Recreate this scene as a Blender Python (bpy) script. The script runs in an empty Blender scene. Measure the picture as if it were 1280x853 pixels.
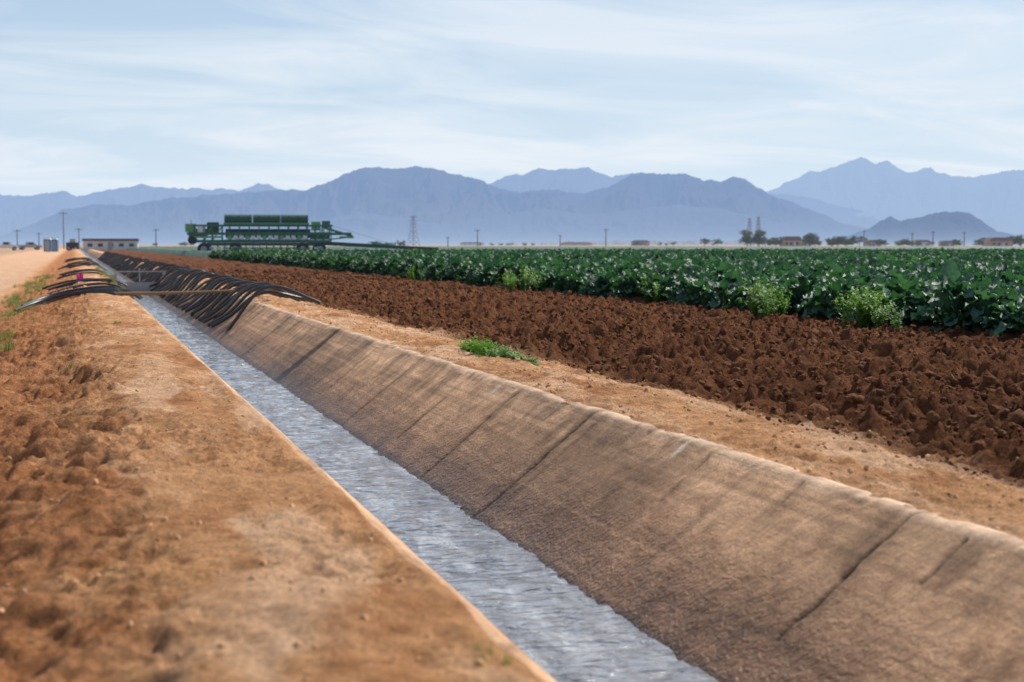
import bpy, math, random
import numpy as np
from mathutils import Vector, Matrix
rng=np.random.default_rng(7); random.seed(7)
sc=bpy.context.scene
CAMZ=1.15; YAW=math.radians(17.1); S_,C_=math.sin(YAW),math.cos(YAW); F=1778.0

# ------------------------------------------------------------ helpers
def link(o):
    sc.collection.objects.link(o); return o
def h2(ix,iy,seed):
    n=(ix.astype(np.int64)*374761393+iy.astype(np.int64)*668265263+seed*1442695041)&0xffffffff
    n=((n^(n>>13))*1274126177)&0xffffffff
    n=(n^(n>>16))&0xffffffff
    return n.astype(np.float64)/4294967295.0
def vn(x,y,seed=0):
    x=np.asarray(x,float); y=np.asarray(y,float)
    ix=np.floor(x); iy=np.floor(y); fx=x-ix; fy=y-iy
    ux=fx*fx*fx*(fx*(fx*6-15)+10); uy=fy*fy*fy*(fy*(fy*6-15)+10)
    a=h2(ix,iy,seed); b=h2(ix+1,iy,seed); c=h2(ix,iy+1,seed); d=h2(ix+1,iy+1,seed)
    return ((a*(1-ux)+b*ux)*(1-uy)+(c*(1-ux)+d*ux)*uy)*2-1
def fbm(x,y,seed=0,oct=4,gain=.5):
    s=0;a=1;t=0
    for i in range(oct):
        ca,sa=math.cos(.7*i+.3),math.sin(.7*i+.3)
        s=s+a*vn((x*ca-y*sa)*2**i+i*17.3,(x*sa+y*ca)*2**i-i*9.1,seed+i*31); t+=a; a*=gain
    return s/t
def sstep(a,b,x):
    t=np.clip((x-a)/(b-a),0,1); return t*t*(3-2*t)
def geo(a,b,r):
    n=int(math.log(b/a)/math.log(r))+1
    return a*(b/a)**(np.arange(n)/ (n))
def mesh_from(name,V,Fc,mats=(),smooth=True,col=None,mi=None):
    me=bpy.data.meshes.new(name)
    V=np.asarray(V,np.float32); 
    if isinstance(Fc,np.ndarray) and Fc.ndim==2:
        k=Fc.shape[1]; n=len(Fc)
        me.vertices.add(len(V)); me.vertices.foreach_set('co',V.ravel())
        me.loops.add(n*k); me.loops.foreach_set('vertex_index',Fc.astype(np.int32).ravel())
        me.polygons.add(n); me.polygons.foreach_set('loop_start',(np.arange(n)*k).astype(np.int32))
        me.update(calc_edges=True); me.validate()
    else:
        me.from_pydata([tuple(map(float,v)) for v in V],[],Fc); me.update()
    if smooth: me.polygons.foreach_set('use_smooth',np.ones(len(me.polygons),bool))
    if col is not None:
        a=me.attributes.new('Col','FLOAT_COLOR','POINT')
        c=np.ones((len(V),4),np.float32); c[:,:3]=col; a.data.foreach_set('color',c.ravel())
    for m in mats: me.materials.append(m)
    if mi is not None: me.polygons.foreach_set('material_index',np.asarray(mi,np.int32))
    return me
def grid_faces(nx,ny,off=0):
    i,j=np.meshgrid(np.arange(nx-1),np.arange(ny-1))
    a=(j*nx+i).ravel()+off
    return np.stack([a,a+1,a+nx+1,a+nx],1)
def place(bx,fwd):
    """bx = tangent of bearing from the view axis, fwd = metres ahead"""
    r=bx*fwd
    return r*C_+fwd*S_, -r*S_+fwd*C_
def px(x,fwd): return place((x-640)/F,fwd)

# ------------------------------------------------------------ materials
class NT:
    def __init__(s,mat): s.t=mat.node_tree; s.n=s.t.nodes; s.l=s.t.links
    def new(s,ty,**k):
        n=s.n.new(ty)
        for a,b in k.items(): setattr(n,a,b)
        return n
    def setv(s,sock,v):
        if isinstance(v,bpy.types.NodeSocket): s.l.new(v,sock)
        elif isinstance(v,(tuple,list)) and len(v)==3 and sock.type=='RGBA': sock.default_value=(*v,1)
        else: sock.default_value=v
    def math(s,op,a,b=0.0,clamp=False):
        n=s.new('ShaderNodeMath',operation=op,use_clamp=clamp); s.setv(n.inputs[0],a); s.setv(n.inputs[1],b); return n.outputs[0]
    def noise(s,vec,scale,detail=4,rough=.55,dist=0,out=0):
        n=s.new('ShaderNodeTexNoise'); s.setv(n.inputs['Vector'],vec); n.inputs['Scale'].default_value=scale
        n.inputs['Detail'].default_value=detail; n.inputs['Roughness'].default_value=rough; n.inputs['Distortion'].default_value=dist
        return n.outputs[out]
    def ramp(s,f,stops):
        n=s.new('ShaderNodeValToRGB'); s.setv(n.inputs[0],f); e=n.color_ramp.elements
        while len(e)<len(stops): e.new(.5)
        for i,(p,c) in enumerate(stops):
            e[i].position=p; e[i].color=(*c,1) if len(c)==3 else c
        return n.outputs[0]
    def mix(s,f,a,b,blend='MIX'):
        n=s.new('ShaderNodeMix',data_type='RGBA',blend_type=blend); s.setv(n.inputs[0],f); s.setv(n.inputs[6],a); s.setv(n.inputs[7],b); return n.outputs[2]
    def mapv(s,vec,scale=(1,1,1)):
        n=s.new('ShaderNodeMapping'); s.setv(n.inputs['Vector'],vec); n.inputs['Scale'].default_value=scale; return n.outputs[0]
    def bump(s,h,strength=.5,dist=.01,normal=None):
        n=s.new('ShaderNodeBump'); s.setv(n.inputs['Height'],h); n.inputs['Strength'].default_value=strength; n.inputs['Distance'].default_value=dist
        if normal is not None: s.l.new(normal,n.inputs['Normal'])
        return n.outputs[0]
def newmat(name):
    m=bpy.data.materials.new(name); m.use_nodes=True
    t=NT(m); t.bsdf=t.n['Principled BSDF']; t.out=t.n['Material Output']
    t.pos=t.new('ShaderNodeNewGeometry').outputs['Position']
    return m,t
def add_haze(t,L=6000.,color=(.42,.52,.72),low=None):  # aerial haze put into the material as emission that grows with distance
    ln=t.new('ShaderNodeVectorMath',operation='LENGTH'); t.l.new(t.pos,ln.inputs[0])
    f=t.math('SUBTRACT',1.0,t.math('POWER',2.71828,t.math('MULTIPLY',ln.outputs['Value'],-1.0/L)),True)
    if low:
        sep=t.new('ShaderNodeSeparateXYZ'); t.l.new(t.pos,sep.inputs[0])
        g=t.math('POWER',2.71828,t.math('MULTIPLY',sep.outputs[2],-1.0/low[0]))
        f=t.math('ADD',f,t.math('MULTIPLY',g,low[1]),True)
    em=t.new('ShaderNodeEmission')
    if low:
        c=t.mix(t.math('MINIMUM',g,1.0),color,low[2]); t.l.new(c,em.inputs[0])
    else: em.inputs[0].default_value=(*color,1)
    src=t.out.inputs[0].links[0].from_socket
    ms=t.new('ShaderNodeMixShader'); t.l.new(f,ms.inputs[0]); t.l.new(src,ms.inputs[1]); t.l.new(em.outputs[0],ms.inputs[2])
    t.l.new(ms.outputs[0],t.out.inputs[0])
def simple(name,col,rough=.6,metal=0,haze=False,var=.25,scale=6.,spec=.4):
    m,t=newmat(name)
    n=t.noise(t.pos,scale,4)
    c=t.mix(n,tuple(v*(1-var) for v in col),tuple(min(1,v*(1+var)) for v in col))
    t.l.new(c,t.bsdf.inputs['Base Color']); t.bsdf.inputs['Roughness'].default_value=rough
    t.bsdf.inputs['Metallic'].default_value=metal; t.bsdf.inputs['Specular IOR Level'].default_value=spec
    if haze: add_haze(t)
    return m

# earth
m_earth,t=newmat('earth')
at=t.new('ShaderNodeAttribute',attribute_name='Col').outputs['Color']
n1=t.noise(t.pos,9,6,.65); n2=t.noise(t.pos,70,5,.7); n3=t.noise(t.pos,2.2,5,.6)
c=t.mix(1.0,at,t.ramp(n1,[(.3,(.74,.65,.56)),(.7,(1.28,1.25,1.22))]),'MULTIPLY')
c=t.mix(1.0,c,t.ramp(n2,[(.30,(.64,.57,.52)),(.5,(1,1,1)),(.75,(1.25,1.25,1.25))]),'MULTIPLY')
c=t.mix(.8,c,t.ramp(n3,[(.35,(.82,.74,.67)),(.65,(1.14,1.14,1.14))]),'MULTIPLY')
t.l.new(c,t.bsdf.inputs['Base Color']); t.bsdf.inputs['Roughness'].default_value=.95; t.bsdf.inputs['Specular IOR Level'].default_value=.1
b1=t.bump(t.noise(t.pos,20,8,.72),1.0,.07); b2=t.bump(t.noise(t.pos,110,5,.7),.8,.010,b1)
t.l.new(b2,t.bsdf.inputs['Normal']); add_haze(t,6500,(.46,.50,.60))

m_clod,t=newmat('soil_clod')
n=t.noise(t.pos,12,5,.6)
t.l.new(t.ramp(n,[(.3,(.115,.047,.022)),(.7,(.25,.115,.056))]),t.bsdf.inputs['Base Color']); t.bsdf.inputs['Roughness'].default_value=.95
t.bsdf.inputs['Specular IOR Level'].default_value=.1
t.l.new(t.bump(t.noise(t.pos,60,6,.7),.9,.02),t.bsdf.inputs['Normal'])
m_peb=simple('sandy_clod',(.62,.36,.19),.95,scale=20,spec=.1)

# concrete
m_conc,t=newmat('muddy_concrete')
at=t.new('ShaderNodeAttribute',attribute_name='Col').outputs['Color']
sep=t.new('ShaderNodeSeparateXYZ'); t.l.new(t.pos,sep.inputs[0])
st=t.noise(t.mapv(t.pos,(6,.35,26)),1.6,6,.65); fine=t.noise(t.pos,85,5,.7); mid=t.noise(t.pos,5,7,.68,.6)
c=t.mix(1.0,at,t.ramp(st,[(.3,(.72,.70,.68)),(.7,(1.24,1.24,1.24))]),'MULTIPLY')
c=t.mix(1.0,c,t.ramp(fine,[(.3,(.70,.67,.65)),(.7,(1.2,1.2,1.2))]),'MULTIPLY')
c=t.mix(1.0,c,t.ramp(mid,[(.32,(.66,.61,.57)),(.5,(1,1,1)),(.68,(1.25,1.27,1.3))]),'MULTIPLY')
t.l.new(c,t.bsdf.inputs['Base Color'])
low=t.new('ShaderNodeMapRange'); t.l.new(sep.outputs[2],low.inputs[0])
low.inputs[1].default_value=-.46; low.inputs[2].default_value=-.06; low.inputs[3].default_value=1; low.inputs[4].default_value=0
t.l.new(t.math('SUBTRACT',.85,t.math('MULTIPLY',low.outputs[0],.52)),t.bsdf.inputs['Roughness'])
t.bsdf.inputs['Specular IOR Level'].default_value=.35
rip=t.noise(t.mapv(t.pos,(1,1,1)),30,3,.5,.6)
bb=t.bump(t.math('MULTIPLY',rip,t.math('ADD',low.outputs[0],.12)),1.0,.030)
bb=t.bump(mid,.5,.03,bb); bb=t.bump(fine,.6,.005,bb); t.l.new(bb,t.bsdf.inputs['Normal'])

# water
m_water,t=newmat('silty_water')
t.bsdf.inputs['Roughness'].default_value=.03
t.bsdf.inputs['IOR'].default_value=1.36; t.bsdf.inputs['Specular IOR Level'].default_value=1.0
w1=t.noise(t.mapv(t.pos,(4.5,13,1)),1,3,.5,.8); w2=t.noise(t.mapv(t.pos,(16,40,1)),1,3,.55,.5)
b1=t.bump(w1,1.0,.09); b2=t.bump(w2,1.0,.014,b1); t.l.new(b2,t.bsdf.inputs['Normal'])
fo=t.noise(t.mapv(t.pos,(5,1.6,1)),1,6,.65,.9)
t.l.new(t.ramp(fo,[(.32,(.19,.20,.225)),(.55,(.32,.34,.375)),(.72,(.55,.57,.60))]),t.bsdf.inputs['Base Color'])  # dark and pale patches put sky reflections into the water's base colour

# leaves
def leafmat(name,dark,light,rough=.42,trans=.25):
    m,t=newmat(name)
    at=t.new('ShaderNodeAttribute',attribute_name='Col').outputs['Fac']
    rnd=t.new('ShaderNodeObjectInfo').outputs['Random']
    f=t.math('ADD',t.math('MULTIPLY',at,.75),t.math('MULTIPLY',rnd,.25),True)
    c=t.mix(f,dark,light)
    n=t.noise(t.pos,30,4); c=t.mix(1.0,c,t.ramp(n,[(.3,(.8,.8,.8)),(.7,(1.2,1.2,1.2))]),'MULTIPLY')
    t.l.new(c,t.bsdf.inputs['Base Color']); t.bsdf.inputs['Roughness'].default_value=rough
    tr=t.new('ShaderNodeBsdfTranslucent'); t.l.new(t.mix(1.0,c,(1.1,1.5,.5),'MULTIPLY'),tr.inputs[0])
    ms=t.new('ShaderNodeMixShader'); ms.inputs[0].default_value=trans
    t.l.new(t.bsdf.outputs[0],ms.inputs[1]); t.l.new(tr.outputs[0],ms.inputs[2]); t.l.new(ms.outputs[0],t.out.inputs[0])
    t.l.new(t.bump(t.noise(t.pos,55,3),.4,.01),t.bsdf.inputs['Normal'])
    return m,t
m_broc,_=leafmat('broccoli_leaf',(.018,.062,.038),(.095,.20,.135),.55,.26)
m_weed,_=leafmat('weed_leaf',(.08,.17,.03),(.22,.34,.09),.55,.35)
m_grass,_=leafmat('grass_blade',(.13,.16,.04),(.36,.34,.14),.6,.3)
m_tree,t_=leafmat('tree_leaf',(.03,.05,.022),(.09,.12,.05),.7,.15); add_haze(t_,6000,(.42,.49,.62))
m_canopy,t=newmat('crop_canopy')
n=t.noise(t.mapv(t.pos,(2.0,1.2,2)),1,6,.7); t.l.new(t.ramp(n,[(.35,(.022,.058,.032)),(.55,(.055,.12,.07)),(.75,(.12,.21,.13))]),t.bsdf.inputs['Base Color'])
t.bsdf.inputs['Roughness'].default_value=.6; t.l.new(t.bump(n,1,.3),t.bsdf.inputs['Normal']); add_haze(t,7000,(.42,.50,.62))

m_tube=simple('black_polythene',(.020,.020,.023),.33,spec=.7)
m_wood=simple('weathered_wood',(.27,.16,.09),.85,scale=30)
m_green=simple('green_paint',(.02,.12,.07),.45,haze=True,scale=1.5)
m_dgreen=simple('dark_green_tarp',(.018,.075,.05),.7,haze=True,scale=2)
m_lgreen=simple('light_green_paint',(.12,.30,.12),.5,haze=True,scale=2)
m_white=simple('white_paint',(.62,.62,.60),.5,haze=True,var=.1)
m_grey=simple('galvanised_steel',(.30,.31,.32),.5,haze=True)
m_rubber=simple('rubber',(.02,.02,.02),.8,haze=True)
m_glass=simple('dark_glass',(.02,.025,.03),.1,haze=True)
m_roof=simple('roof_shingle',(.16,.10,.08),.8,haze=True)
m_stucco=simple('tan_stucco',(.42,.29,.20),.9,haze=True)
m_blue=simple('blue_plastic',(.04,.13,.26),.5,haze=True)
m_pole=simple('utility_pole_wood',(.11,.09,.08),.8,haze=True)
m_pink=simple('pink_flagging',(.75,.03,.28),.5)
m_bark=simple('bark',(.12,.09,.07),.9,haze=True)
m_cgrey=simple('grey_concrete',(.42,.39,.36),.85,haze=False,scale=8)

# ------------------------------------------------------------ terrain
PX=[-1e5,-9,-7,-1.9,-1.5,-1.1,-.55,-.05,.30,.62,.90,.995,1.03,1.12,1.72,2.15,2.92,2.99,3.06,3.5,3.95,4.35,4.8,1e5]
PZ=[-.1,-.1,-.13,-.17,-.155,-.10,.01,.12,.19,.20,.175,.155,.11,-.05,-.95,-.95,-.05,.13,.152,.155,.11,.035,.0,.0]
def hz(x,y):
    wob=.18*fbm(y*.35,y*0+3.3,5,3)
    z=np.interp(x+np.where((x<.7)&(x>-2.5),wob*(1-sstep(.3,.7,x)),0)+np.where((x>3.3)&(x<6),wob*1.0,0),PX,PZ)
    far=1/(1+np.abs(y)/400)
    leftb=sstep(-1.9,-1.3,x)*(1-sstep(.88,1.02,x))
    lefts=sstep(-1.8,-1.0,x)*(1-sstep(0.1,.4,x))
    rightb=sstep(3.0,3.12,x)*(1-sstep(4.0,4.5,x))
    till=sstep(3.9,4.6,x)*(1-sstep(10.4,11.5,x))
    road=sstep(-7.5,-6,x)*(1-sstep(-2,-1.5,x))
    soft=fbm(x*1.6,y*1.1,11,4); med=fbm(x*7,y*6,21,5,.6); cl=np.abs(fbm(x*5.2,y*5.2,33,5,.62)); cl2=fbm(x*17,y*17,44,3); big=fbm(x*2.6,y*2.6,34,3)
    rill=fbm(x*2.0+y*.3,y*4.5,55,4,.6); patch=sstep(-.15,.35,fbm(x*1.3,y*.9,8,3))
    crust=np.abs(fbm(x*9,y*7,66,4,.6))
    z=z+leftb*(soft*.055+med*.046*(.3+.7*patch)-.05*crust*patch+.010*cl2)
    z=z+lefts*(rill*.08+.04*med-.05*crust)
    z=z+rightb*(soft*.030+med*.036-.03*crust*patch+.008*cl2)
    z=z+till*((cl-.12)*.27+cl2*.026+soft*.05+big*.065+.02*np.sin(x*2*math.pi/1.05+soft*1.5))*far
    z=z+road*(soft*.015+.02*np.sin(x*2.6)*.4+.004*med)*far
    z=z+np.where(np.abs(x-3.03)<.10,.024*fbm(x*9,y*2.5,61,5,.65)+.002,0)
    z=z+sstep(.86,.97,x)*(1-sstep(1.05,1.12,x))*(.032*fbm(x*6,y*2.2,62,5,.65)+.010)
    return z
def cz(x,y):
    n=fbm(x*1.3,y*.9,71,4,.6); n2=fbm(x*4,y*4,72,4,.6); ex=x+.18*n+.12*n2
    sand=np.array([.68,.39,.205]); sandr=np.array([.48,.22,.10]); pale=np.array([.84,.57,.38])
    tilc=np.array([.200,.084,.038]); tild=np.array([.13,.050,.023]); road=np.array([.70,.47,.32]); desert=np.array([.46,.33,.23])
    def lerp(a,b,f): return a+(b-a)*f[...,None]
    c=np.broadcast_to(sand,x.shape+(3,)).copy()
    c=lerp(c,sandr,sstep(.05,.5,fbm(x*2.2,y*1.2,81,5,.6))*.8)
    c=lerp(c,sandr,(1-sstep(-.30,.30,ex+.25*n2))*.85*sstep(-1.8,-1.2,x))  # redder sand on the left slope, its shade deepened in the albedo
    c=lerp(c,pale,sstep(-.10,.35,fbm(x*3,y*.8,83,4,.6))*.9*sstep(.0,.5,ex))
    c=lerp(c,pale,(1-sstep(.03,.12,np.abs(ex-3.12)))*.35)
    c=lerp(c,tilc,sstep(3.85,4.45,ex))
    c=lerp(c,tild,sstep(0,.5,fbm(x*2,y*2,85,4,.6))*sstep(3.9,4.5,ex))
    c=lerp(c,road,1-sstep(-2.1,-1.6,ex))
    c=lerp(c,desert,1-sstep(-9,-7,x))
    d=np.hypot(x,y); c=lerp(c,desert,sstep(350,600,d))
    return c
ys=np.concatenate([np.linspace(-10,1.8,90),geo(1.8,42,1.0031),geo(42,400,1.02),geo(400,24000,1.07),[24000]])
def sheet(name,blocks):
    V=[];Fs=[];Cc=[];off=0
    for xs in blocks:
        X,Y=np.meshgrid(xs,ys); Z=hz(X,Y); V.append(np.stack([X,Y,Z],-1).reshape(-1,3)); Cc.append(cz(X,Y).reshape(-1,3))
        Fs.append(grid_faces(len(xs),len(ys),off)); off+=len(xs)*len(ys)
    return link(bpy.data.objects.new(name,mesh_from(name,np.concatenate(V),np.concatenate(Fs),[m_earth],True,np.concatenate(Cc))))
sheet('canal_bank',[np.concatenate([np.arange(-2.1,.96,.018),[.97,.985,1.0,1.01,1.02,1.03,1.045,1.07,1.12]])])
sheet('canal_bank.001',[np.concatenate([[2.92,2.97],np.arange(2.99,4.3,.02)])])
sheet('tilled_soil',[np.concatenate([[np.arange(2.99,4.3,.02)[-1]],np.arange(4.31,10.8,.034),[10.8]])])
sheet('dirt_road',[np.concatenate([np.arange(-8,-2.4,.15),np.arange(-2.4,-2.1,.06),[-2.1]])])
sheet('ground',[-geo(8,26000,1.3)[::-1],
                np.concatenate([np.arange(10.8,16,.3),geo(16,26000,1.3),[26000]]),np.array([1.12,1.4,1.72,2.15,2.5,2.92])])

# ------------------------------------------------------------ canal lining
WZ=-.456
sec=[(.95,-.02),(.955,.135),(.975,.15)]+[(1.03+1.05*d,.15-d) for d in np.linspace(0.004,.8,40)]
sec+=[(1.93,-.655)]+[(2.985-1.25*d,.15-d) for d in np.linspace(.8,.004,74)]+[(3.0,.153),(3.04,.153),(3.075,.148),(3.08,-.02)]
sec=np.array(sec); 
cy=np.concatenate([np.linspace(-9,1.4,60),geo(1.4,45,1.0027),geo(45,700,1.02),[700]])
SX,CY=np.meshgrid(sec[:,0],cy); SZ,_=np.meshgrid(sec[:,1],cy)
right=SX>1.95
off_n=.010*fbm(SZ*3,CY*.8,91,4)+.005*fbm(SZ*12,CY*9,92,3)
nx_=np.where(right,-.625,.69); nz_=.75
edge=(np.abs(SZ-.15)<.03)
off_n=off_n-np.where(edge,.030*np.clip(fbm(CY*2.6,SX*6,93,5,.7)-.02,0,1),0)
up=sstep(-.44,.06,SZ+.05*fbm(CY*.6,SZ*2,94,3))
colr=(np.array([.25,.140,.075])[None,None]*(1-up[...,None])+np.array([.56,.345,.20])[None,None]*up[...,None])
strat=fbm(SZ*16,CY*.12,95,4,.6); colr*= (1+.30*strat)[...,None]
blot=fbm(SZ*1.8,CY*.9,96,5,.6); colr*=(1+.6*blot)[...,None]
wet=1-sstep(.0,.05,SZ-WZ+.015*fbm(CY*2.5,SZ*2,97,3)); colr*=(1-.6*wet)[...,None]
# silt run-off stains hanging from the lip and a pale old water line
run=sstep(.05,.45,fbm(CY*3.2,SZ*.5,305,5,.65))*sstep(-.25,.12,SZ+.12*fbm(CY*6,SZ*0,306,4,.6))*right; colr*=(1-.38*run)[...,None]
wl=(1-sstep(.006,.02,np.abs(SZ-.015-.012*fbm(CY*.5,SZ*0,307,3))))*sstep(-.1,.3,fbm(CY*1.3,SZ*0,308,4))*right; colr*=(1+.28*wl)[...,None]
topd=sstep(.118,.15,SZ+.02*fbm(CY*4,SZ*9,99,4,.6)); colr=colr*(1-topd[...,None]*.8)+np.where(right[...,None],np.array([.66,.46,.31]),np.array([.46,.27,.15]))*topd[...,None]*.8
stn=sstep(.2,.6,fbm(CY*3,SX*8,303,5,.65))*edge; colr*=(1-.5*stn)[...,None]
streak=sstep(.15,.55,fbm(CY*5+SZ*.3,SZ*.9,98,4,.6)); colr*=(1-.28*streak*right)[...,None]
for (yj,w,lo,hi,s) in [(3.1,.006,-.5,.1,.8),(3.45,.004,-.2,.15,.6),(4.22,.008,-.02,.13,.7),(4.60,.0085,-.30,.16,1),(8.0,.012,-.46,.16,1),
        (5.4,.004,-.0,.14,.5),(6.3,.005,-.1,.16,.6),(7.1,.004,.0,.16,.6),(9.45,.013,-.44,.16,.9),(10.7,.013,-.35,.16,.9),(12.4,.016,-.46,.16,.8),(14.2,.014,-.3,.16,.6),(16.7,.12,-.45,.16,1),(20.4,.04,-.46,.16,.8),(24.5,.05,-.46,.16,.7),(29,.05,-.46,.16,.7),
        (1.2,.01,-.5,.16,.9),(-2.2,.01,-.5,.16,.9)]:
    ww=w*(1+.7*fbm(SZ*20,CY*0+yj,int(yj*7)+100,3))
    d=np.abs(CY-yj-.035*fbm(SZ*5,CY*0+yj,int(yj*11)+200,4,.6)); m=(1-sstep(ww*.6,ww*1.5,d))*((SZ>lo)&(SZ<hi))*right
    off_n=off_n-.010*m*s; colr=colr*(1-.8*m*s)[...,None]
    m2=(1-sstep(ww*2,ww*9,d))*right*((SZ>lo)&(SZ<hi)); colr=colr*(1-.2*m2*s)[...,None]
pt=(1-sstep(.06,.14,np.hypot((CY-4.12)*1.0,(SZ-.06)*1.4)+.07*fbm(CY*14,SZ*14,301,4,.6)))*right; colr*=(1-.5*pt)[...,None]
for (a_,b_) in ((6.62,.115),(9.9,.1)):
    sc2=(1-sstep(.012,.03,np.hypot((CY-a_)*.8,(SZ-b_)*.5)+.01*fbm(CY*30,SZ*30,302,3)))*right; colr=colr*(1-sc2[...,None]*.8)+np.array([.70,.62,.54])*sc2[...,None]*.8
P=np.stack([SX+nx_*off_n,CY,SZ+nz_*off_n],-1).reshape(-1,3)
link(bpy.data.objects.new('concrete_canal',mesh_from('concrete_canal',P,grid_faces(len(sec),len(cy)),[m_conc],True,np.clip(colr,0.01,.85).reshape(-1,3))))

wx=np.linspace(1.6,2.29,50); wy=np.concatenate([np.linspace(-9,1.4,60),geo(1.4,60,1.0026),geo(60,700,1.02)])
WX,WY=np.meshgrid(wx,wy)
fade=1/(1+(np.abs(WY)/40)**2)
WW=WZ+fade*(.009*fbm(WX*2.2,WY*4.5,401,3)+.009*fbm(WX*5,WY*12,402,3)+.0065*np.sin(WY*28+9*fbm(WX*2,WY*1.3,403,3)+WX*6)*(.3+.7*fbm(WX*1.5,WY*.8,404,2)))
link(bpy.data.objects.new('water',mesh_from('water',np.stack([WX,WY,WW],-1).reshape(-1,3),grid_faces(len(wx),len(wy)),[m_water])))

# ------------------------------------------------------------ instancing
def coll(name,meshes):
    c=bpy.data.collections.new(name)
    for i,me in enumerate(meshes):
        o=bpy.data.objects.new(f'{name}_variant_{i}',me); c.objects.link(o)
    return c
def scatter(name,pts,rots,scl,collection,nvar):
    me=bpy.data.meshes.new(name); n=len(pts); me.vertices.add(n); me.vertices.foreach_set('co',np.asarray(pts,np.float32).ravel())
    a=me.attributes.new('rot','FLOAT_VECTOR','POINT'); a.data.foreach_set('vector',np.asarray(rots,np.float32).ravel())
    a=me.attributes.new('scl','FLOAT_VECTOR','POINT'); a.data.foreach_set('vector',np.asarray(scl,np.float32).ravel())
    a=me.attributes.new('idx','INT','POINT'); a.data.foreach_set('value',rng.integers(0,nvar,n).astype(np.int32))
    o=link(bpy.data.objects.new(name,me))
    g=bpy.data.node_groups.new(name,'GeometryNodeTree')
    g.interface.new_socket(name='Geometry',in_out='INPUT',socket_type='NodeSocketGeometry')
    g.interface.new_socket(name='Geometry',in_out='OUTPUT',socket_type='NodeSocketGeometry')
    N=g.nodes; L=g.links; i=N.new('NodeGroupInput'); ou=N.new('NodeGroupOutput'); ip=N.new('GeometryNodeInstanceOnPoints'); ci=N.new('GeometryNodeCollectionInfo')
    ci.inputs['Collection'].default_value=collection; ci.inputs['Separate Children'].default_value=True; ci.inputs['Reset Children'].default_value=True
    def na(nm,ty):
        x=N.new('GeometryNodeInputNamedAttribute'); x.data_type=ty; x.inputs['Name'].default_value=nm; return x.outputs['Attribute']
    L.new(i.outputs[0],ip.inputs['Points']); L.new(ci.outputs[0],ip.inputs['Instance']); ip.inputs['Pick Instance'].default_value=True
    L.new(na('idx','INT'),ip.inputs['Instance Index']); L.new(na('rot','FLOAT_VECTOR'),ip.inputs['Rotation']); L.new(na('scl','FLOAT_VECTOR'),ip.inputs['Scale'])
    L.new(ip.outputs[0],ou.inputs[0])
    md=o.modifiers.new('instances','NODES'); md.node_group=g
    return o

# leaf-based plants
def add_leaf(V,Fs,Cl,base,az,elev,pet,length,width,droop,ruff,tone,nu=6,nv=4,twist=0):
    off=len(V); d=np.array([math.cos(az),math.sin(az)]); s=np.array([-math.sin(az),math.cos(az)])
    pos=np.array(base,float); e=elev; pts=[]
    n=nu
    for k in range(3):
        pts.append((pos.copy(),.012,e)); pos=pos+np.array([d[0]*math.cos(e),d[1]*math.cos(e),math.sin(e)])*pet/3
    for k in range(n+1):
        u=k/n; w=width*.5*(max(0,math.sin(math.pi*min(1,u*.90+.09)))**.5)*random.uniform(.85,1.1); pts.append((pos.copy(),max(w,.004),e))
        pos=pos+np.array([d[0]*math.cos(e),d[1]*math.cos(e),math.sin(e)])*length/n; e-=droop/n
    ph=random.random()*6
    for k,(p,w,e) in enumerate(pts):
        up=np.array([-d[0]*math.sin(e),-d[1]*math.sin(e),math.cos(e)])
        for j in range(nv+1):
            v=j/nv*2-1
            lat=np.array([s[0],s[1],0])*math.cos(twist)+up*math.sin(twist)
            r=p+lat*v*w+up*(abs(v)**1.5*w*.35+ (ruff*math.sin(k*2.3+v*3+ph)*abs(v) if w>.02 else 0))
            V.append(r); Cl.append(tone*(1-.25*(1-abs(v)))+(.18 if abs(v)<.1 else 0))
    m=len(pts)
    for k in range(m-1):
        for j in range(nv): a=off+k*(nv+1)+j; Fs.append((a,a+1,a+nv+2,a+nv+1))
def plant_mesh(name,seed,mat,nl,h,spread,lw,nu=6,nv=4,ruff=.018):
    random.seed(seed); V=[];Fs=[];Cl=[]
    for i in range(nl):
        u=i/nl; az=i*2.4+random.uniform(-.4,.4); elev=math.radians(22+58*u+random.uniform(-10,10))
        L=spread*random.uniform(.75,1.12)
        add_leaf(V,Fs,Cl,(random.uniform(-.02,.02),random.uniform(-.02,.02),h*(.1+.28*u)),az,elev,L*.6,L*.62,lw*random.uniform(.75,1.15),random.uniform(.6,2.2),ruff,random.uniform(.0,.9)**1.2,nu,nv,random.uniform(-.5,.5))
    V=np.array(V); V[:,2]=np.maximum(V[:,2],.0)
    return mesh_from(name,V,np.array(Fs),[mat],True,np.repeat(np.array(Cl)[:,None],3,1))
cb=coll('broccoli_plants',[plant_mesh(f'broccoli_{i}',i+3,m_broc,30,.56,.36,.165,7,4,.028) for i in range(7)])
pts=[]
for k in range(240):
    x=10.75+k*.5; sp=.36
    y=5.0
    while y<118:
        if x<.98*y+5: pts.append((x+random.gauss(0,.05)+(.10*math.sin(y*1.3)+random.uniform(-.12,.12) if k==0 else 0),y+random.gauss(0,.06)))
        y+=sp if y<60 else .5
pts=np.array(pts); n=len(pts)
s=rng.uniform(.82,1.22,n)*(1+.15*fbm(pts[:,0]*.5,pts[:,1]*.35,501,3))
scatter('broccoli_crop',np.column_stack([pts,hz(pts[:,0],pts[:,1])*0-.02]),np.column_stack([rng.normal(0,.12,n),rng.normal(0,.12,n),rng.uniform(0,6.28,n)]),np.column_stack([s,s,s*rng.uniform(.9,1.2,n)]),cb,7)
gx=np.concatenate([np.arange(10.6,60,.45),geo(60,900,1.03)]); gy=np.concatenate([np.arange(108,190,.6),geo(190,520,1.012)])
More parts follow.
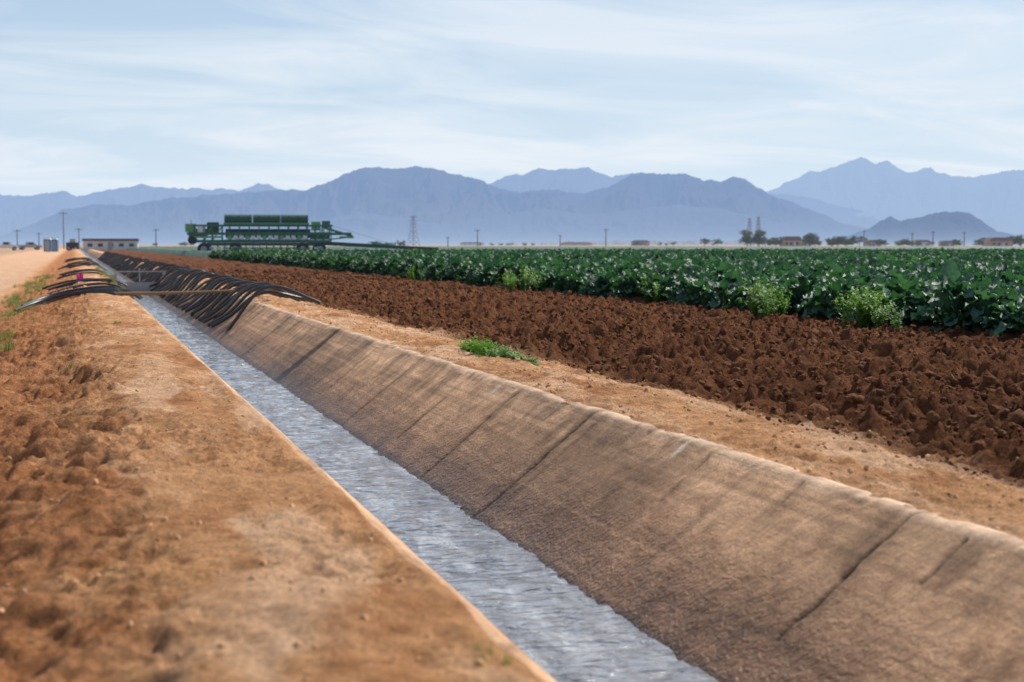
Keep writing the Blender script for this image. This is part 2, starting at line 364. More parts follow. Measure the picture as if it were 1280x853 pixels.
GX,GY=np.meshgrid(gx,gy); GZ=.47+.10*fbm(GX*1.4,GY*1.0,511,3)+.05*np.cos(GX*2*math.pi); GZ[0,:]=0; GZ[:,0]=0; GZ[-1,:]=0
link(bpy.data.objects.new('crop_canopy',mesh_from('crop_canopy',np.stack([GX,GY,GZ],-1).reshape(-1,3),grid_faces(len(gx),len(gy)),[m_canopy])))

def bush(name,seed):
    random.seed(seed); V=[];Fs=[];Cl=[]
    for st in range(13):
        az=random.uniform(0,6.28); lean=random.uniform(.05,.6); H=random.uniform(.28,.52)
        for k in range(14):
            u=(k+1)/14; r=H*lean*u*u; z=H*u*(1-.2*lean)
            add_leaf(V,Fs,Cl,(math.cos(az)*r,math.sin(az)*r,z),random.uniform(0,6.28),random.uniform(.1,1.0),.012,random.uniform(.035,.065),.028,random.uniform(.2,1.3),.0,random.uniform(.1,.95)*(.5+.5*u),3,2,0)
    return mesh_from(name,np.array(V),np.array(Fs),[m_weed],True,np.repeat(np.array(Cl)[:,None],3,1))
cw=coll('weeds',[bush(f'weed_{i}',i+33) for i in range(4)])
wp=[];
for (x,y,nn,r) in [(10.15,31.9,10,.5),(10.15,19.85,12,.32),(10.0,16.4,12,.34),(10.35,25,2,.3),(10.4,42,3,.5)]:
    for _ in range(nn): wp.append((x+random.gauss(0,r*.5),y+random.gauss(0,r),random.uniform(-.08,.04)))
for _ in range(7): wp.append((random.gauss(20,1.2),random.gauss(30,1.2),.16))
wp=np.array(wp); n=len(wp); s=rng.uniform(.9,1.35,n)
scatter('weed_plants',wp,np.column_stack([rng.normal(0,.2,n),rng.normal(0,.2,n),rng.uniform(0,6.28,n)]),np.column_stack([s,s,s]),cw,4)
cp=[]
for _ in range(40):
    x=3.60+random.gauss(0,.07); y=12.45+random.gauss(0,.36); cp.append((x,y,float(hz(np.array([x]),np.array([y]))[0])-.02))
for _ in range(8):
    x=3.72+random.gauss(0,.04); y=11.5+random.gauss(0,.15); cp.append((x,y,float(hz(np.array([x]),np.array([y]))[0])-.03))
cp=np.array(cp); n=len(cp); s=rng.uniform(.18,.45,n); s[40:]=.2
scatter('creeping_weed',cp,np.column_stack([rng.normal(0,.5,n),rng.normal(0,.5,n),rng.uniform(0,6.28,n)]),np.column_stack([s*1.3,s*1.3,s*.8]),cw,4)

def tuft(name,seed,nb=26,h=.22):
    random.seed(seed);V=[];Fs=[];Cl=[]
    for i in range(nb):
        az=random.uniform(0,6.28); L=h*random.uniform(.5,1.1); le=random.uniform(.15,.8); bx,by=random.gauss(0,.03),random.gauss(0,.03); o=len(V); t0=random.random()
        for k in range(4):
            u=k/3; r=L*le*u*u+.0; z=L*u*(1-.3*le*u); w=.004*(1-u)+.0006
            for sgn in (-1,1): V.append((bx+math.cos(az)*r-math.sin(az)*w*sgn,by+math.sin(az)*r+math.cos(az)*w*sgn,z)); Cl.append(t0)
        for k in range(3): a=o+2*k; Fs.append((a,a+1,a+3,a+2))
    return mesh_from(name,np.array(V),np.array(Fs),[m_grass],True,np.repeat(np.array(Cl)[:,None],3,1))
cg=coll('tufts',[tuft(f'tuft_{i}',i+60) for i in range(4)])
gp=[]
def addg(x,y): gp.append((x,y,float(hz(np.array([x]),np.array([y]))[0])-.01))
for _ in range(340):
    y=16+random.random()**1.2*42; addg(-1.12+random.gauss(0,.17)+.2*math.sin(y*.5),y)
for _ in range(34): addg(random.uniform(-.9,.4),random.uniform(12,45))
for _ in range(60): 
    y=random.uniform(28,70); addg(.9+random.gauss(0,.06),y)
for (x,y,nn) in [(.90,3.15,4),(.5,17.8,5)]:
    for _ in range(nn): addg(x+random.gauss(0,.03),y+random.gauss(0,.05))
gp=np.array(gp); n=len(gp); s=rng.uniform(.3,.95,n); s[gp[:,1]<4]=.22; s[(gp[:,1]>17.4)&(gp[:,1]<18.2)&(gp[:,0]>.2)]=.28; s[374-34:374]*=.6
scatter('grass',gp,np.column_stack([rng.normal(0,.2,n),rng.normal(0,.2,n),rng.uniform(0,6.28,n)]),np.column_stack([s,s,s]),cg,4)

# clods
def clod(name,seed,mat):
    import bmesh
    bm=bmesh.new(); bmesh.ops.create_icosphere(bm,subdivisions=3,radius=1)
    V=np.array([v.co[:] for v in bm.verts]); Fs=np.array([[v.index for v in f.verts] for f in bm.faces]); bm.free()
    d=.42*fbm(V[:,0]*1.4+V[:,2]*2.1+seed,V[:,1]*1.4-V[:,2]*.9,seed,3,.6)+.22*fbm(V[:,0]*4+V[:,2]*4,V[:,1]*4-V[:,2]*3,seed+5,3,.6)
    V=V*(1+d)[:,None]*np.array([1,.8,.62])
    return mesh_from(name,V,Fs,[mat],True)
cc=coll('clods',[clod(f'clod_{i}',i*13+2,m_clod) for i in range(6)])
n=38000; yy=4*(60/4)**(rng.random(n)**.85); xx=4.0+rng.random(n)*6.9; keep=(fbm(xx*1.1,yy*1.1,601,3)+rng.random(n)*.8>.1); xx,yy=xx[keep],yy[keep]; n=len(xx)
s=.006+.028*rng.random(n)**2.5+.0003*yy; s=np.where(xx<4.4,s*.6,s); s=s*np.where(rng.random(n)<.03,2.3,1)
scatter('soil_clods',np.column_stack([xx,yy,hz(xx,yy)+s*.2]),rng.normal(0,.5,(n,3))+np.column_stack([np.zeros(n),np.zeros(n),rng.uniform(0,6.28,n)]),np.column_stack([s,s,s]),cc,6)
cs=coll('sandclods',[clod(f'sand_{i}',i*17+5,m_peb) for i in range(4)])
n=9000; yy=1.5*(50/1.5)**rng.random(n); xx=np.where(rng.random(n)<.5,rng.uniform(-1.6,.95,n),rng.uniform(3.05,4.4,n)); s=.0015+.013*rng.random(n)**6+.0001*yy
s[(xx>3)]*=1.3
scatter('sand_crumbs',np.column_stack([xx,yy,hz(xx,yy)]),rng.uniform(0,6.28,(n,3)),np.column_stack([s,s,s]),cs,4)

# ------------------------------------------------------------ siphon tubes
def tubes(name,paths,r,mat):
    cu=bpy.data.curves.new(name,'CURVE'); cu.dimensions='3D'; cu.bevel_depth=r; cu.bevel_resolution=2; cu.use_fill_caps=True
    for p in paths:
        sp=cu.splines.new('NURBS'); sp.points.add(len(p)-1)
        for i,q in enumerate(p): sp.points[i].co=(*q,1)
        sp.use_endpoint_u=True; sp.order_u=4; sp.resolution_u=4
    cu.materials.append(mat); return link(bpy.data.objects.new(name,cu))
random.seed(5); P=[]; y=24.0
while y<150:
    sk=random.gauss(.55,.4); e=random.uniform(-.25,.02); lift=random.uniform(.0,.16); w=random.uniform(-.3,.3); d=random.uniform(-.1,.1)
    P.append([(4.0+e,y-sk*1.0,.165+random.uniform(0,.03)),(3.7+e,y-sk*.7,.22+lift*.5),(3.4,y-sk*.35+w,.28+lift),(3.1,y+w*.6,.32+lift),(2.85,y+sk*.2,.19+lift*.8),(2.62,y+sk*.5,-.04),(2.42+d*.6,y+sk*.8,-.20-d*.3),(2.30+d,y+sk*1.0,-.31-d*.8)])
    y+=random.choice([.10,.3,.5,.7,1.0]) if y<60 else random.uniform(.5,1.1)
tubes('siphon_tubes',P,.030,m_tube)
P=[]
for i in range(9):
    y=28.3+random.uniform(-.6,2.2); e=random.uniform(-.2,.2)
    P.append([(1.12+e,y-.2,.10),(.9+e,y-.1,.27),(.5+e,y,.26+random.uniform(0,.07)),(.05+e,y+.1,.20+random.uniform(0,.05)),(-.35+e,y+.1,.13),(-.65+e,y-.3,.04),(-.85+e,y-.8,-.03)])
for i in range(7):
    y=33+random.uniform(-.5,6); e=random.uniform(-.2,.2)
    P.append([(1.1+e,y,.10),(.8+e,y,.28),(.4+e,y+.1,.27),(-.1+e,y+.1,.20),(-.6+e,y,.03)])
for i in range(16):
    y=46+random.uniform(0,60); e=random.uniform(-.2,.2)
    P.append([(1.2+e,y,.0),(.9+e,y,.28),(.4+e,y+.1,.27),(-.1+e,y+.1,.22),(-.5+e,y,.08)])
tubes('siphon_tubes.001',P,.027,m_tube)
tubes('wooden_pole',[[(.72,28.1,.22),(1.6,28.0,.215),(2.6,27.9,.22),(3.55,27.85,.30)]],.03,m_wood)

# ------------------------------------------------------------ mesh builder
class MB:
    def __init__(s): s.V=[];s.F=[];s.M=[];s.mats=[]
    def mi(s,m):
        if m not in s.mats: s.mats.append(m)
        return s.mats.index(m)
    def add(s,V,Fs,m):
        o=len(s.V); s.V+= [tuple(v) for v in V]; s.F+=[tuple(i+o for i in f) for f in Fs]; s.M+=[s.mi(m)]*len(Fs)
    def box(s,x0,x1,y0,y1,z0,z1,m,b=0):
        V=[(x,y,z) for z in (z0,z1) for y in (y0,y1) for x in (x0,x1)]
        s.add(V,[(0,2,3,1),(4,5,7,6),(0,1,5,4),(2,6,7,3),(0,4,6,2),(1,3,7,5)],m)
    def beam(s,p,q,w,m,n=4,w2=None):
        p=Vector(p);q=Vector(q);d=(q-p); ql=d.to_track_quat('Z','Y'); w2=w if w2 is None else w2; V=[]
        for e,ww in ((p,w),(q,w2)):
            for i in range(n):
                a=2*math.pi*(i+.5)/n; V.append(e+ql@Vector((math.cos(a)*ww,math.sin(a)*ww,0)))
        Fs=[(i,(i+1)%n,n+(i+1)%n,n+i) for i in range(n)]+[tuple(range(n))[::-1],tuple(range(n,2*n))]
        s.add(V,Fs,m)
    def wheel(s,x,y,z,r,w,m,hub):
        s.beam((x,y-w/2,z),(x,y+w/2,z),r,m,20); s.beam((x,y-w/2-.02,z),(x,y+w/2+.02,z),r*.5,hub,12)
    def extr(s,prof,y0,y1,m):
        n=len(prof); V=[(a,y0,b) for a,b in prof]+[(a,y1,b) for a,b in prof]
        s.add(V,[(i,(i+1)%n,n+(i+1)%n,n+i) for i in range(n)]+[tuple(range(n))[::-1],tuple(range(n,2*n))],m)
    def obj(s,name,loc=(0,0,0),rot=0,scale=1):
        me=mesh_from(name,np.array([tuple(v) for v in s.V]),s.F,s.mats,False,None,s.M)
        o=link(bpy.data.objects.new(name,me)); o.location=loc; o.rotation_euler=(0,0,rot); o.scale=(scale,)*3; return o

b=MB(); b.beam((0,0,0),(0,0,.45),.006,m_grey); b.add([(0,0,.45),(.13,.02,.43),(.12,-.02,.33),(0,0,.34),(.06,.03,.44),(.06,.0,.33)],[(0,4,5,3),(4,1,2,5)],m_pink)
b.obj('pink_flag',(.05,30,.12))
b=MB(); 
y=47
b.box(.7,1.28,y,y+.16,-.6,.20,m_cgrey); b.box(2.75,3.3,y,y+.16,-.6,.20,m_cgrey)
b.box(1.28,2.75,y+.03,y+.11,-.6,-.12,m_cgrey)
b.box(1.22,1.30,y-.05,y-.002,-.5,.27,m_grey); b.box(2.73,2.81,y-.05,y-.002,-.5,.27,m_grey); b.box(1.22,2.81,y-.055,y-.004,.27,.31,m_grey)
b.box(1.31,2.72,y-.035,y-.012,-.45,-.05,m_grey); b.beam((2.0,y-.03,-.05),(2.0,y-.03,.40),.02,m_grey,8)
b.obj('check_gate')

# ------------------------------------------------------------ harvester
K=.0844; q=lambda p:(p-338)*K; zz=lambda p:(319-p)*K
b=MB()
for y in (-1.7,1.7):
    sg=1 if y>0 else -1
    b.box(q(240),q(413),y-.09,y+.09,zz(303),zz(299.5),m_green)
    b.box(q(246),q(415),y-.06,y+.06,zz(283),zz(281),m_green)
    b.box(q(238),q(438),y-.12,y+.12,zz(293.5),zz(290.5),m_green)
    b.box(q(262),q(405),y-.03,y+.03,zz(307),zz(303.2),m_dgreen)
    for p in (247,258,268,280,289,301,313,325,337,349,361,373,384,394,404,413):
        b.beam((q(p),y,zz(301)),(q(p),y,zz(281)),.075,m_green)
    for p in (289,301,313,325,337,349,361,373,384): b.beam((q(p),y*.82,zz(283)),(q(p),y*.82,zz(270)),.06,m_dgreen)
    for p0,p1 in ((258,268),(394,404),(268,280),(404,413)): b.beam((q(p0),y,zz(300)),(q(p1),y,zz(283)),.045,m_lgreen)
    for i in range(14):
        x0=q(287+i*7); b.box(x0,x0+.42,y-.35,y+.35,zz(298.5),zz(294.2),m_white if i%3 else m_lgreen)
    b.box(q(284),q(388),y-.45,y+.45,zz(299.2),zz(298.6),m_grey)
    for i in range(16):
        x0=q(266+i*8.5); b.beam((x0,y,zz(303)),(x0,y-.3*sg,zz(312)),.045,m_dgreen); b.box(x0-.12,x0+.18,y-.25,y-.02,zz(311),zz(308.5),m_white if i%2 else m_grey)
    b.box(q(286),q(386),y-.5,y+.5,zz(310.2),zz(309.2),m_green)
for p in np.arange(242,414,10): b.box(q(p)-.05,q(p)+.05,-1.61,1.61,zz(302.5),zz(300.5),m_green)
b.box(q(284),q(388),-.5,.5,zz(297),zz(286),m_dgreen)
for (p0,p1) in ((283,316.5),(317.5,351),(352,385)):
    V=[];n=16
    for xx_ in (q(p0),q(p1)):
        for i in range(n):
            a=2*math.pi*(i+.5)/n; V.append((xx_,1.5*np.sign(math.cos(a))*abs(math.cos(a))**.6,zz(274.2)+.50*np.sign(math.sin(a))*abs(math.sin(a))**.6))
    b.add(V,[(i,(i+1)%n,n+(i+1)%n,n+i) for i in range(n)]+[tuple(range(n))[::-1],tuple(range(n,2*n))],m_dgreen)
b.box(q(282),q(386),-1.56,-1.52,zz(280.5),zz(278.6),m_lgreen)
b.box(q(282),q(386),-1.45,1.45,zz(281),zz(279.6),m_dgreen)
b.box(q(240),q(262),-1.3,1.0,zz(297),zz(286),m_green); b.box(q(236),q(249),-1.5,-.5,zz(290),zz(280),m_lgreen)
b.box(q(251),q(259),-1.75,-1.3,zz(291),zz(283),m_white); b.box(q(262),q(276),-1.2,1.2,zz(292),zz(278),m_dgreen)
b.beam((q(244),-1.9,zz(300)),(q(244),1.9,zz(300)),.42,m_rubber,18); b.box(q(240),q(281),-1.85,-1.75,zz(297.5),zz(295),m_lgreen)
b.beam((q(243),-1,zz(286)),(q(243),-1,zz(275)),.05,m_grey,6)
b.box(q(388),q(411),-1.3,1.3,zz(299),zz(290),m_green); b.box(q(389),q(400),-1.5,-.6,zz(288),zz(277),m_lgreen); b.box(q(402),q(412),-1.45,-.9,zz(284),zz(276),m_green)
b.beam((q(404),-1.3,zz(284)),(q(440),-1.3,zz(295)),.13,m_green); b.beam((q(404),.6,zz(284)),(q(440),.6,zz(295)),.13,m_green)
b.beam((q(411),-1.3,zz(299)),(q(438),-1.3,zz(296)),.10,m_lgreen)
b.box(q(425),q(441),-1.6,.9,zz(297.5),zz(295),m_lgreen)
for p in (258,296,378,399):
    for y in (-1.5,1.5): b.wheel(q(p),y,zz(311),.66,.5,m_rubber,m_grey)
    b.beam((q(p),-1.2,zz(311)),(q(p),-1.2,zz(302)),.10,m_green)
    b.beam((q(p),1.2,zz(311)),(q(p),1.2,zz(302)),.10,m_green)
b.beam((q(386),-1.0,zz(302)),(q(548),-1.0,zz(311)),.2,m_dgreen); b.beam((q(386),-.2,zz(304)),(q(548),-.2,zz(312)),.16,m_green)
for p in (430,470,510,545): b.beam((q(p),-.6,0),(q(p),-.6,zz(309)),.05,m_green)
b.beam((q(408),-1,zz(280)),(q(500),-1,zz(308)),.02,m_grey)
X,Y=px(338,150); b.obj('vegetable_harvester',(X,Y,0),-.12)

# ------------------------------------------------------------ far objects
def pickup(loc,rot,white=True):
    b=MB(); body=m_white if white else m_grey
    b.extr([(-2.7,.55),(-2.7,1.15),(-.7,1.18),(-.55,1.85),(.75,1.85),(1.35,1.2),(2.5,1.1),(2.7,.95),(2.7,.5)],-.92,.92,body)
    b.box(-.45,.7,-.94,.94,1.25,1.72,m_glass); b.box(-2.55,-.8,-.75,.75,1.19,1.2,m_rubber)
    b.add([(.83,-.8,1.79),(.83,.8,1.79),(1.33,.8,1.24),(1.33,-.8,1.24)],[(0,1,2,3)],m_glass)
    for x in (-1.75,1.75):
        for y in (-.85,.85): b.wheel(x,y,.4,.4,.28,m_rubber,m_grey)
    b.box(2.7,2.78,-.9,.9,.5,.72,m_grey); b.box(-2.8,-2.7,-.9,.9,.5,.7,m_grey)
    b.obj('pickup_truck',loc,rot)
X,Y=px(8,300); pickup((X,Y,-.1),.1); X,Y=px(38,340); pickup((X,Y,-.1),.3,False); X,Y=px(-20,330); pickup((X,Y,-.1),.2)
def toilet(p,d,m):
    b=MB(); b.box(-.6,.6,-.6,.6,0,2.1,m); b.extr([(-.65,2.1),(.65,2.1),(.45,2.35),(-.45,2.35)],-.62,.62,m_white); b.box(-.4,.4,-.63,-.602,.1,1.9,m_grey); b.beam((.5,.5,2.1),(.5,.5,2.7),.05,m_grey,6)
    X,Y=px(p,d); b.obj('portable_toilet',(X,Y,-.1),-.2)
toilet(61,250,m_blue); toilet(69,252,m_blue)
b=MB()
b.box(-5.5,5.5,-2,2,0,2.0,m_white); b.extr([(-5.8,2.0),(5.8,2.0),(5.6,2.5),(-5.6,2.5)],-2.3,2.3,m_roof)
for i in range(5): b.box(-4.6+i*2.1,-3.6+i*2.1,-2.03,-2.003,.8,1.5,m_glass)
b.box(-.5,.4,-2.04,-2.005,0,1.8,m_grey)
X,Y=px(140,300); b.obj('farm_shed',(X,Y,-.1),-.1)
b=MB(); b.box(-1.2,1.2,-1,1,.4,1.7,m_rubber)
for y in(-.9,.9): b.wheel(-.7,y,.5,.5,.3,m_rubber,m_grey); b.wheel(.7,y,.5,.5,.3,m_rubber,m_grey)
b.box(-.5,.6,-.8,.8,1.7,2.4,m_grey)
X,Y=px(92,290); b.obj('farm_tractor',(X,Y,-.1),-.1)
def pole(p,ytop,d,arm=True):
    h=(306-ytop)/F*d+CAMZ; b=MB(); b.beam((0,0,-.2),(0,0,h),.16*d/400,m_pole,8,.10*d/400)
    if arm: b.beam((-1.2,0,h-.6),(1.2,0,h-.6),.09*d/400,m_pole); [b.beam((x,0,h-.6),(x,0,h-.3),.05,m_grey) for x in(-1.1,-.5,.5,1.1)]
    X,Y=px(p,d); b.obj('utility_pole',(X,Y,0),.2)
for p,yt,d in [(81,265,420),(23,287,500),(196,286,500),(597,287,600),(757,286,600),(560,296,800),(1165,289,620),(1139,291,700),(1079,288,700),(1204,290,650),(100,285,460),(1275,293,600),(700,294,900),(50,291,700)]: pole(p,yt,d)
def pylon(p,ytop,d,w=1.0):
    h=(306-ytop)/F*d; b=MB(); bw=4*w; tw=.8; r=.22
    lv=[0,.2,.38,.54,.68,.8,.9,1.0]; wd=lambda u: bw*(1-u)**1.2+tw
    for i in range(len(lv)-1):
        a,c=lv[i],lv[i+1]; A,C=wd(a),wd(c)
        cr=[(-1,-1),(1,-1),(1,1),(-1,1)]
        for k in range(4):
            p0,p1=cr[k],cr[(k+1)%4]
            b.beam((p0[0]*A,p0[1]*A,a*h),(p0[0]*C,p0[1]*C,c*h),r,m_pole); b.beam((p0[0]*A,p0[1]*A,a*h),(p1[0]*C,p1[1]*C,c*h),r*.6,m_pole)
            b.beam((p1[0]*A,p1[1]*A,a*h),(p0[0]*C,p0[1]*C,c*h),r*.6,m_pole)
    for u,l in((.72,6),(.84,7),(.96,5)):
        b.beam((-l*w,0,u*h),(l*w,0,u*h),.3,m_pole)
    X,Y=px(p,d); b.obj('power_pylon',(X,Y,0),.5)
pylon(517,269,1500); pylon(936,272,1700,.8); pylon(947,270,1700,.8)

def tree(name,p,d,wpx,hpx,seed,mass=1):
    random.seed(seed); r=np.random.default_rng(seed); k=d/F; W=wpx*k; H=hpx*k+.6; V=[];Fs=[];Cl=[];b=MB()
    nc=max(1,int(mass))
    for c in range(nc):
        cx=(0 if nc==1 else r.uniform(-W*.42,W*.42)); ch=H*(1 if nc==1 else r.uniform(.6,1)); cw_=W if nc==1 else min(W*.6,ch*1.3)
        b.beam((cx,0,0),(cx,0,ch*.5),.03*ch,m_bark,7,.015*ch)
        for l in range(5):
            a=r.uniform(0,6.28); b.beam((cx,0,ch*.3),(cx+math.cos(a)*cw_*.3,math.sin(a)*cw_*.3,ch*r.uniform(.55,.85)),.012*ch,m_bark,5,.004*ch)
        for g in range(20):
            a=r.uniform(0,6.28); rr=cw_*.45*math.sqrt(r.random()); gc=np.array([cx+math.cos(a)*rr,math.sin(a)*rr,ch*(.25+.63*r.random()*(1-.6*rr/cw_))]); gr=ch*r.uniform(.10,.18); tone=r.uniform(0,.9)
            for i in range(75):
                dd=r.normal(size=3); dd/=np.linalg.norm(dd); pc=gc+dd*gr*r.random()**.4*np.array([1.3,1.3,.85]); u=r.normal(size=3); v=r.normal(size=3); u/=np.linalg.norm(u); v/=np.linalg.norm(v); sz=ch*.03
                o=len(V); V+=[pc-u*sz,pc+v*sz,pc+u*sz,pc-v*sz]; Fs.append((o,o+1,o+2,o+3)); Cl+=[min(1,tone+r.uniform(-.15,.3))]*4
    X,Y=px(p,d)
    me=mesh_from(name,np.array(V),np.array(Fs),[m_tree],False,np.repeat(np.array(Cl)[:,None],3,1))
    top=b.obj(name,(X,Y,0),-YAW); o=link(bpy.data.objects.new('foliage',me)); o.parent=top
tree('tree',948,700,36,24,1,4); tree('tree',966,720,26,19,9,3); tree('tree',1017,700,28,23,2,3); tree('tree',1058,700,56,17,3,7); tree('tree',1040,740,22,16,14,3)
tree('tree',880,700,14,11,4,1); tree('tree',896,720,13,10,5,1); tree('tree',1100,760,22,11,6,3); tree('tree',1225,700,28,12,7,3); tree('tree',1268,680,24,16,8,3); tree('tree',1130,720,18,11,18,2); tree('tree',1195,720,18,10,19,2)
tree('distant_shrubs',485,520,60,10,11,7); tree('distant_shrubs',1160,900,110,8,12,12); tree('distant_shrubs',820,1100,70,6,13,6); tree('distant_shrubs',220,900,60,6,15,6)
tree('distant_shrubs',650,1200,120,4,16,8); tree('distant_shrubs',1010,1000,120,7,17,12)
def house(p,d,w,h,m=m_stucco):
    k=d/F; W=w*k/2; H=h*k+CAMZ*0; b=MB(); b.box(-W,W,-4,4,0,H*.6,m); 
    b.extr([(-W*1.1,H*.6),(W*1.1,H*.6),(W*.7,H),(-W*.7,H)],-4.5,4.5,m_roof)
    for i in(-.6,-.15,.5): b.box(W*i-.6,W*i+.6,-4.03,-4.003,H*.2,H*.42,m_glass)
    b.box(W*.15,W*.15+.9,-4.03,-4.003,0,H*.4,m_white)
    X,Y=px(p,d); b.obj('house',(X,Y,0),-YAW)
house(988,720,24,13); house(1246,660,28,12); house(1005,800,14,9,m_white); house(800,1300,22,7); house(720,1900,40,4,m_stucco); house(590,1900,30,4,m_white); house(1090,900,18,8); house(1150,950,20,8,m_white); house(1182,1000,16,7)

# ------------------------------------------------------------ mountains
def mrange(name,tab,rc,depth,seed,haze,lowc,L,basecol,jag=.035,rel=.5):
    tx=np.array([a for a,_ in tab],float); ty=np.array([c for _,c in tab],float)
    na=1500; P=np.linspace(tx[0],tx[-1],na); cr=(306-np.interp(P,tx,ty))/F
    cr=cr*(1+jag*fbm(P/14,P*0+seed,seed,4,.5))+.0011*fbm(P/9,P*0,seed+3,4,.55); cr=np.maximum(cr,0)
    nr=100; T=np.concatenate([np.linspace(-.5,0,18,endpoint=False),np.linspace(0,1,nr-18)])
    PP,TT=np.meshgrid(P,T); CR=np.broadcast_to(cr,PP.shape)
    R=rc-TT*depth; 
    H=CR*rc+CAMZ
    s_=np.clip(TT,0,1); fall=np.where(TT<0,1+TT*1.6,(1-s_)**1.25)
    fx=PP/60+.9*fbm(PP/130,TT*2,seed+7,3)
    rid=1-np.abs(fbm(fx*1.1,TT*1.4,seed+9,6,.55))*2.6
    rid2=1-np.abs(fbm(fx*3.2,TT*4,seed+19,4,.5))*2.4
    env=np.clip(s_*4,0,1)*(1-s_)**.7
    Z=H*fall+H*rel*env*(rid*.40+rid2*.12-.24)
    Z=np.maximum(Z,-6); Z[-1,:]=-8; Z[0,:]=-8
    B=(PP-640)/F; X=(B*C_+S_)*R; Y=(-B*S_+C_)*R
    m,t=newmat(name+'_rock_haze')
    n=t.noise(t.pos,.004,6,.65); t.l.new(t.mix(n,tuple(v*.6 for v in basecol),tuple(v*1.4 for v in basecol)),t.bsdf.inputs['Base Color']); t.bsdf.inputs['Roughness'].default_value=1
    t.bsdf.inputs['Specular IOR Level'].default_value=0
    t.l.new(t.bump(t.noise(t.pos,.006,6,.6),.8,50),t.bsdf.inputs['Normal'])
    add_haze(t,L,haze,lowc)  # haze glow mixed over the rock colour, stronger near the base
    link(bpy.data.objects.new(name,mesh_from(name,np.stack([X,Y,Z],-1).reshape(-1,3),grid_faces(na,nr),[m])))
far=[(-400,250),(-200,244),(0,242),(30,246),(50,245),(80,240),(100,246),(130,240),(180,231),(195,236),(225,236),(270,238),(300,238),(325,229),(340,233),(360,240),(420,245),(560,245),(610,232),(630,222),(650,219),(665,213),(700,211),(735,211),(745,216),(765,222),(790,217),(830,222),(870,232),(930,240),(1000,245),(1100,270),(1250,290)]
front=[(-450,300),(-200,285),(-50,292),(0,296),(40,281),(80,264),(120,256),(160,258),(200,250),(250,245),(300,243),(350,237),(385,238),(405,230),(430,221),(445,214),(462,209),(480,211),(500,213),(520,208),(545,210),(560,216),(585,222),(605,229),(625,236),(650,240),(690,238),(730,243),(760,236),(775,226),(800,216),(820,219),(850,218),(880,225),(900,228),(915,222),(930,224),(945,236),(970,247),(1000,258),(1030,269),(1050,279),(1090,286),(1140,292),(1200,297),(1300,302)]
hill=[(1030,303),(1055,296),(1085,286),(1100,277),(1112,271),(1125,276),(1150,272),(1175,265),(1195,264),(1212,268),(1228,278),(1245,289),(1280,299),(1400,303)]
farR=[(870,290),(930,255),(958,240),(985,228),(1010,216),(1035,211),(1055,203),(1075,198),(1090,205),(1106,203),(1120,212),(1135,216),(1160,212),(1185,221),(1210,222),(1240,217),(1265,213),(1290,210),(1400,205),(1600,235),(1750,270)]
lowh=[(-300,299),(0,300),(100,290),(180,285),(260,290),(330,282),(400,276),(450,266),(500,272),(560,282),(620,270),(680,262),(740,268),(800,262),(850,256),(900,262),(960,275),(1020,288),(1080,297),(1250,303)]
LC=(.40,.53,.73)
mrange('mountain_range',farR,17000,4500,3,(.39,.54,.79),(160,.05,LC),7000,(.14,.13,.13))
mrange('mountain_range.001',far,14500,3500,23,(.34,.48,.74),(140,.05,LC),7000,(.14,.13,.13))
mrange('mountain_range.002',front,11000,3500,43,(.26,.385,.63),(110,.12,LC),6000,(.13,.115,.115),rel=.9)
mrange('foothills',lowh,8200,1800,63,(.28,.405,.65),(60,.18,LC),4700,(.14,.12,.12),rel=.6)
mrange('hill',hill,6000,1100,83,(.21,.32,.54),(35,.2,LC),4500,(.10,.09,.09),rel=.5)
b=MB(); random.seed(9)
for i in range(420):
    p=random.gauss(830,80); d=random.uniform(5800,6300); X,Y=px(p,d)
    z=random.uniform(0,14); s=random.uniform(3,8); b.box(X-s,X+s,Y-s,Y+s,z-6,z+random.uniform(3,7),m_white if random.random()<.5 else m_stucco)
b.obj('distant_town')

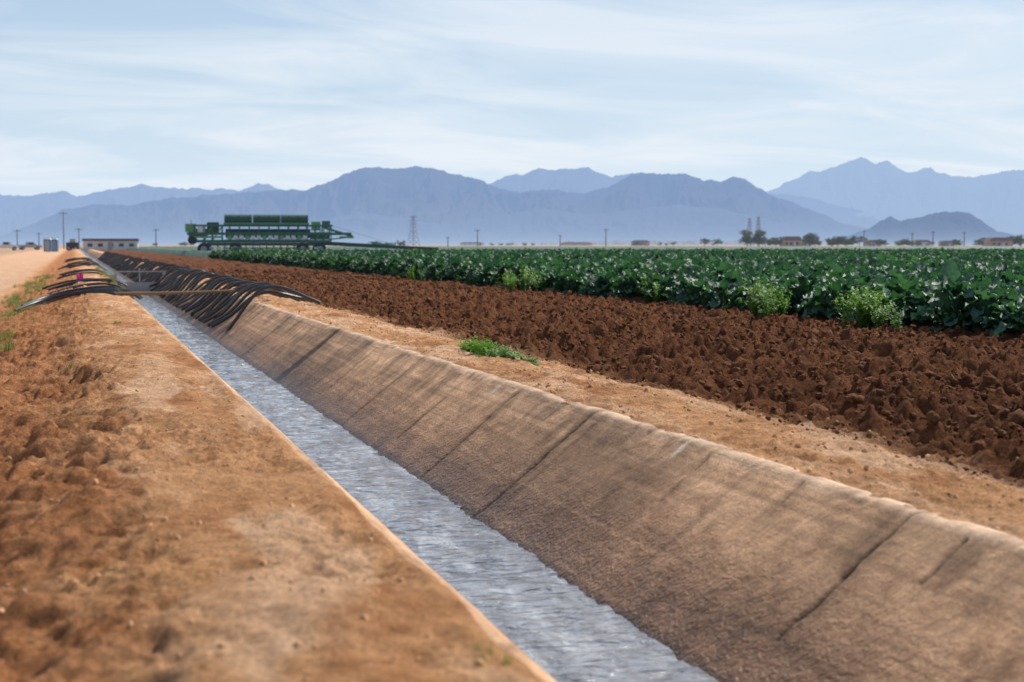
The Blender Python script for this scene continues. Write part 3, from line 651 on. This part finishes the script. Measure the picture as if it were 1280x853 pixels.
# ------------------------------------------------------------ sky, sun
w=bpy.data.worlds.new('World'); sc.world=w; w.use_nodes=True
t=NT(w); bg=t.n['Background']
AZ=math.radians(60); EL=math.radians(48)
sky=t.new('ShaderNodeTexSky',sky_type='NISHITA'); sky.sun_disc=False; sky.sun_elevation=EL; sky.sun_rotation=AZ; sky.air_density=1.0; sky.dust_density=1.0; sky.ozone_density=1.5
tc=t.new('ShaderNodeTexCoord').outputs['Generated']; sp=t.new('ShaderNodeSeparateXYZ'); t.l.new(tc,sp.inputs[0])
z=t.math('MAXIMUM',sp.outputs[2],0.0); zd=t.math('ADD',z,.16)
cv=t.new('ShaderNodeCombineXYZ'); t.l.new(t.math('DIVIDE',sp.outputs[0],zd),cv.inputs[0]); t.l.new(t.math('DIVIDE',sp.outputs[1],zd),cv.inputs[1])
rt=t.new('ShaderNodeMapping'); t.l.new(cv.outputs[0],rt.inputs['Vector']); rt.inputs['Rotation'].default_value=(0,0,.62); rt.inputs['Scale'].default_value=(.65,1.3,1)
c1=t.noise(rt.outputs[0],1.7,8,.58,.8); c2=t.noise(rt.outputs[0],.7,3,.5,.3)
cm=t.ramp(t.math('ADD',t.math('MULTIPLY',c1,.6),t.math('MULTIPLY',c2,.4)),[(.44,(0,0,0)),(.60,(1,1,1))])
ex=lambda k:t.math('POWER',2.71828,t.math('MULTIPLY',z,-k))
base=t.mix(t.math('MULTIPLY',ex(4.0),1.0,True),sky.outputs[0],(5.1,7.0,9.3))
base=t.mix(t.math('MULTIPLY',ex(12.0),.90),base,(8.0,8.9,9.6))
fin=t.mix(t.math('MULTIPLY',t.math('MULTIPLY',cm,.85),ex(2.2)),base,(8.7,9.15,9.7))
t.l.new(fin,bg.inputs[0]); bg.inputs[1].default_value=.1
sl=bpy.data.lights.new('sun','SUN'); sl.energy=5.0; sl.angle=math.radians(.55); sl.color=(1,.95,.87)
so=link(bpy.data.objects.new('sun',sl)); sd=Vector((math.cos(EL)*math.sin(AZ),math.cos(EL)*math.cos(AZ),math.sin(EL))); so.rotation_euler=sd.to_track_quat('Z','Y').to_euler()

cam=bpy.data.cameras.new('camera'); co=link(bpy.data.objects.new('camera',cam)); sc.camera=co
co.location=(0,0,CAMZ); co.rotation_euler=(math.radians(90-3.88),0,-YAW); cam.lens=50; cam.sensor_width=36; cam.clip_end=60000; cam.clip_start=.05
cam.dof.use_dof=True; cam.dof.focus_distance=12.5; cam.dof.aperture_fstop=2.8
sc.view_settings.view_transform='Standard'; sc.view_settings.look='None'; sc.view_settings.exposure=0
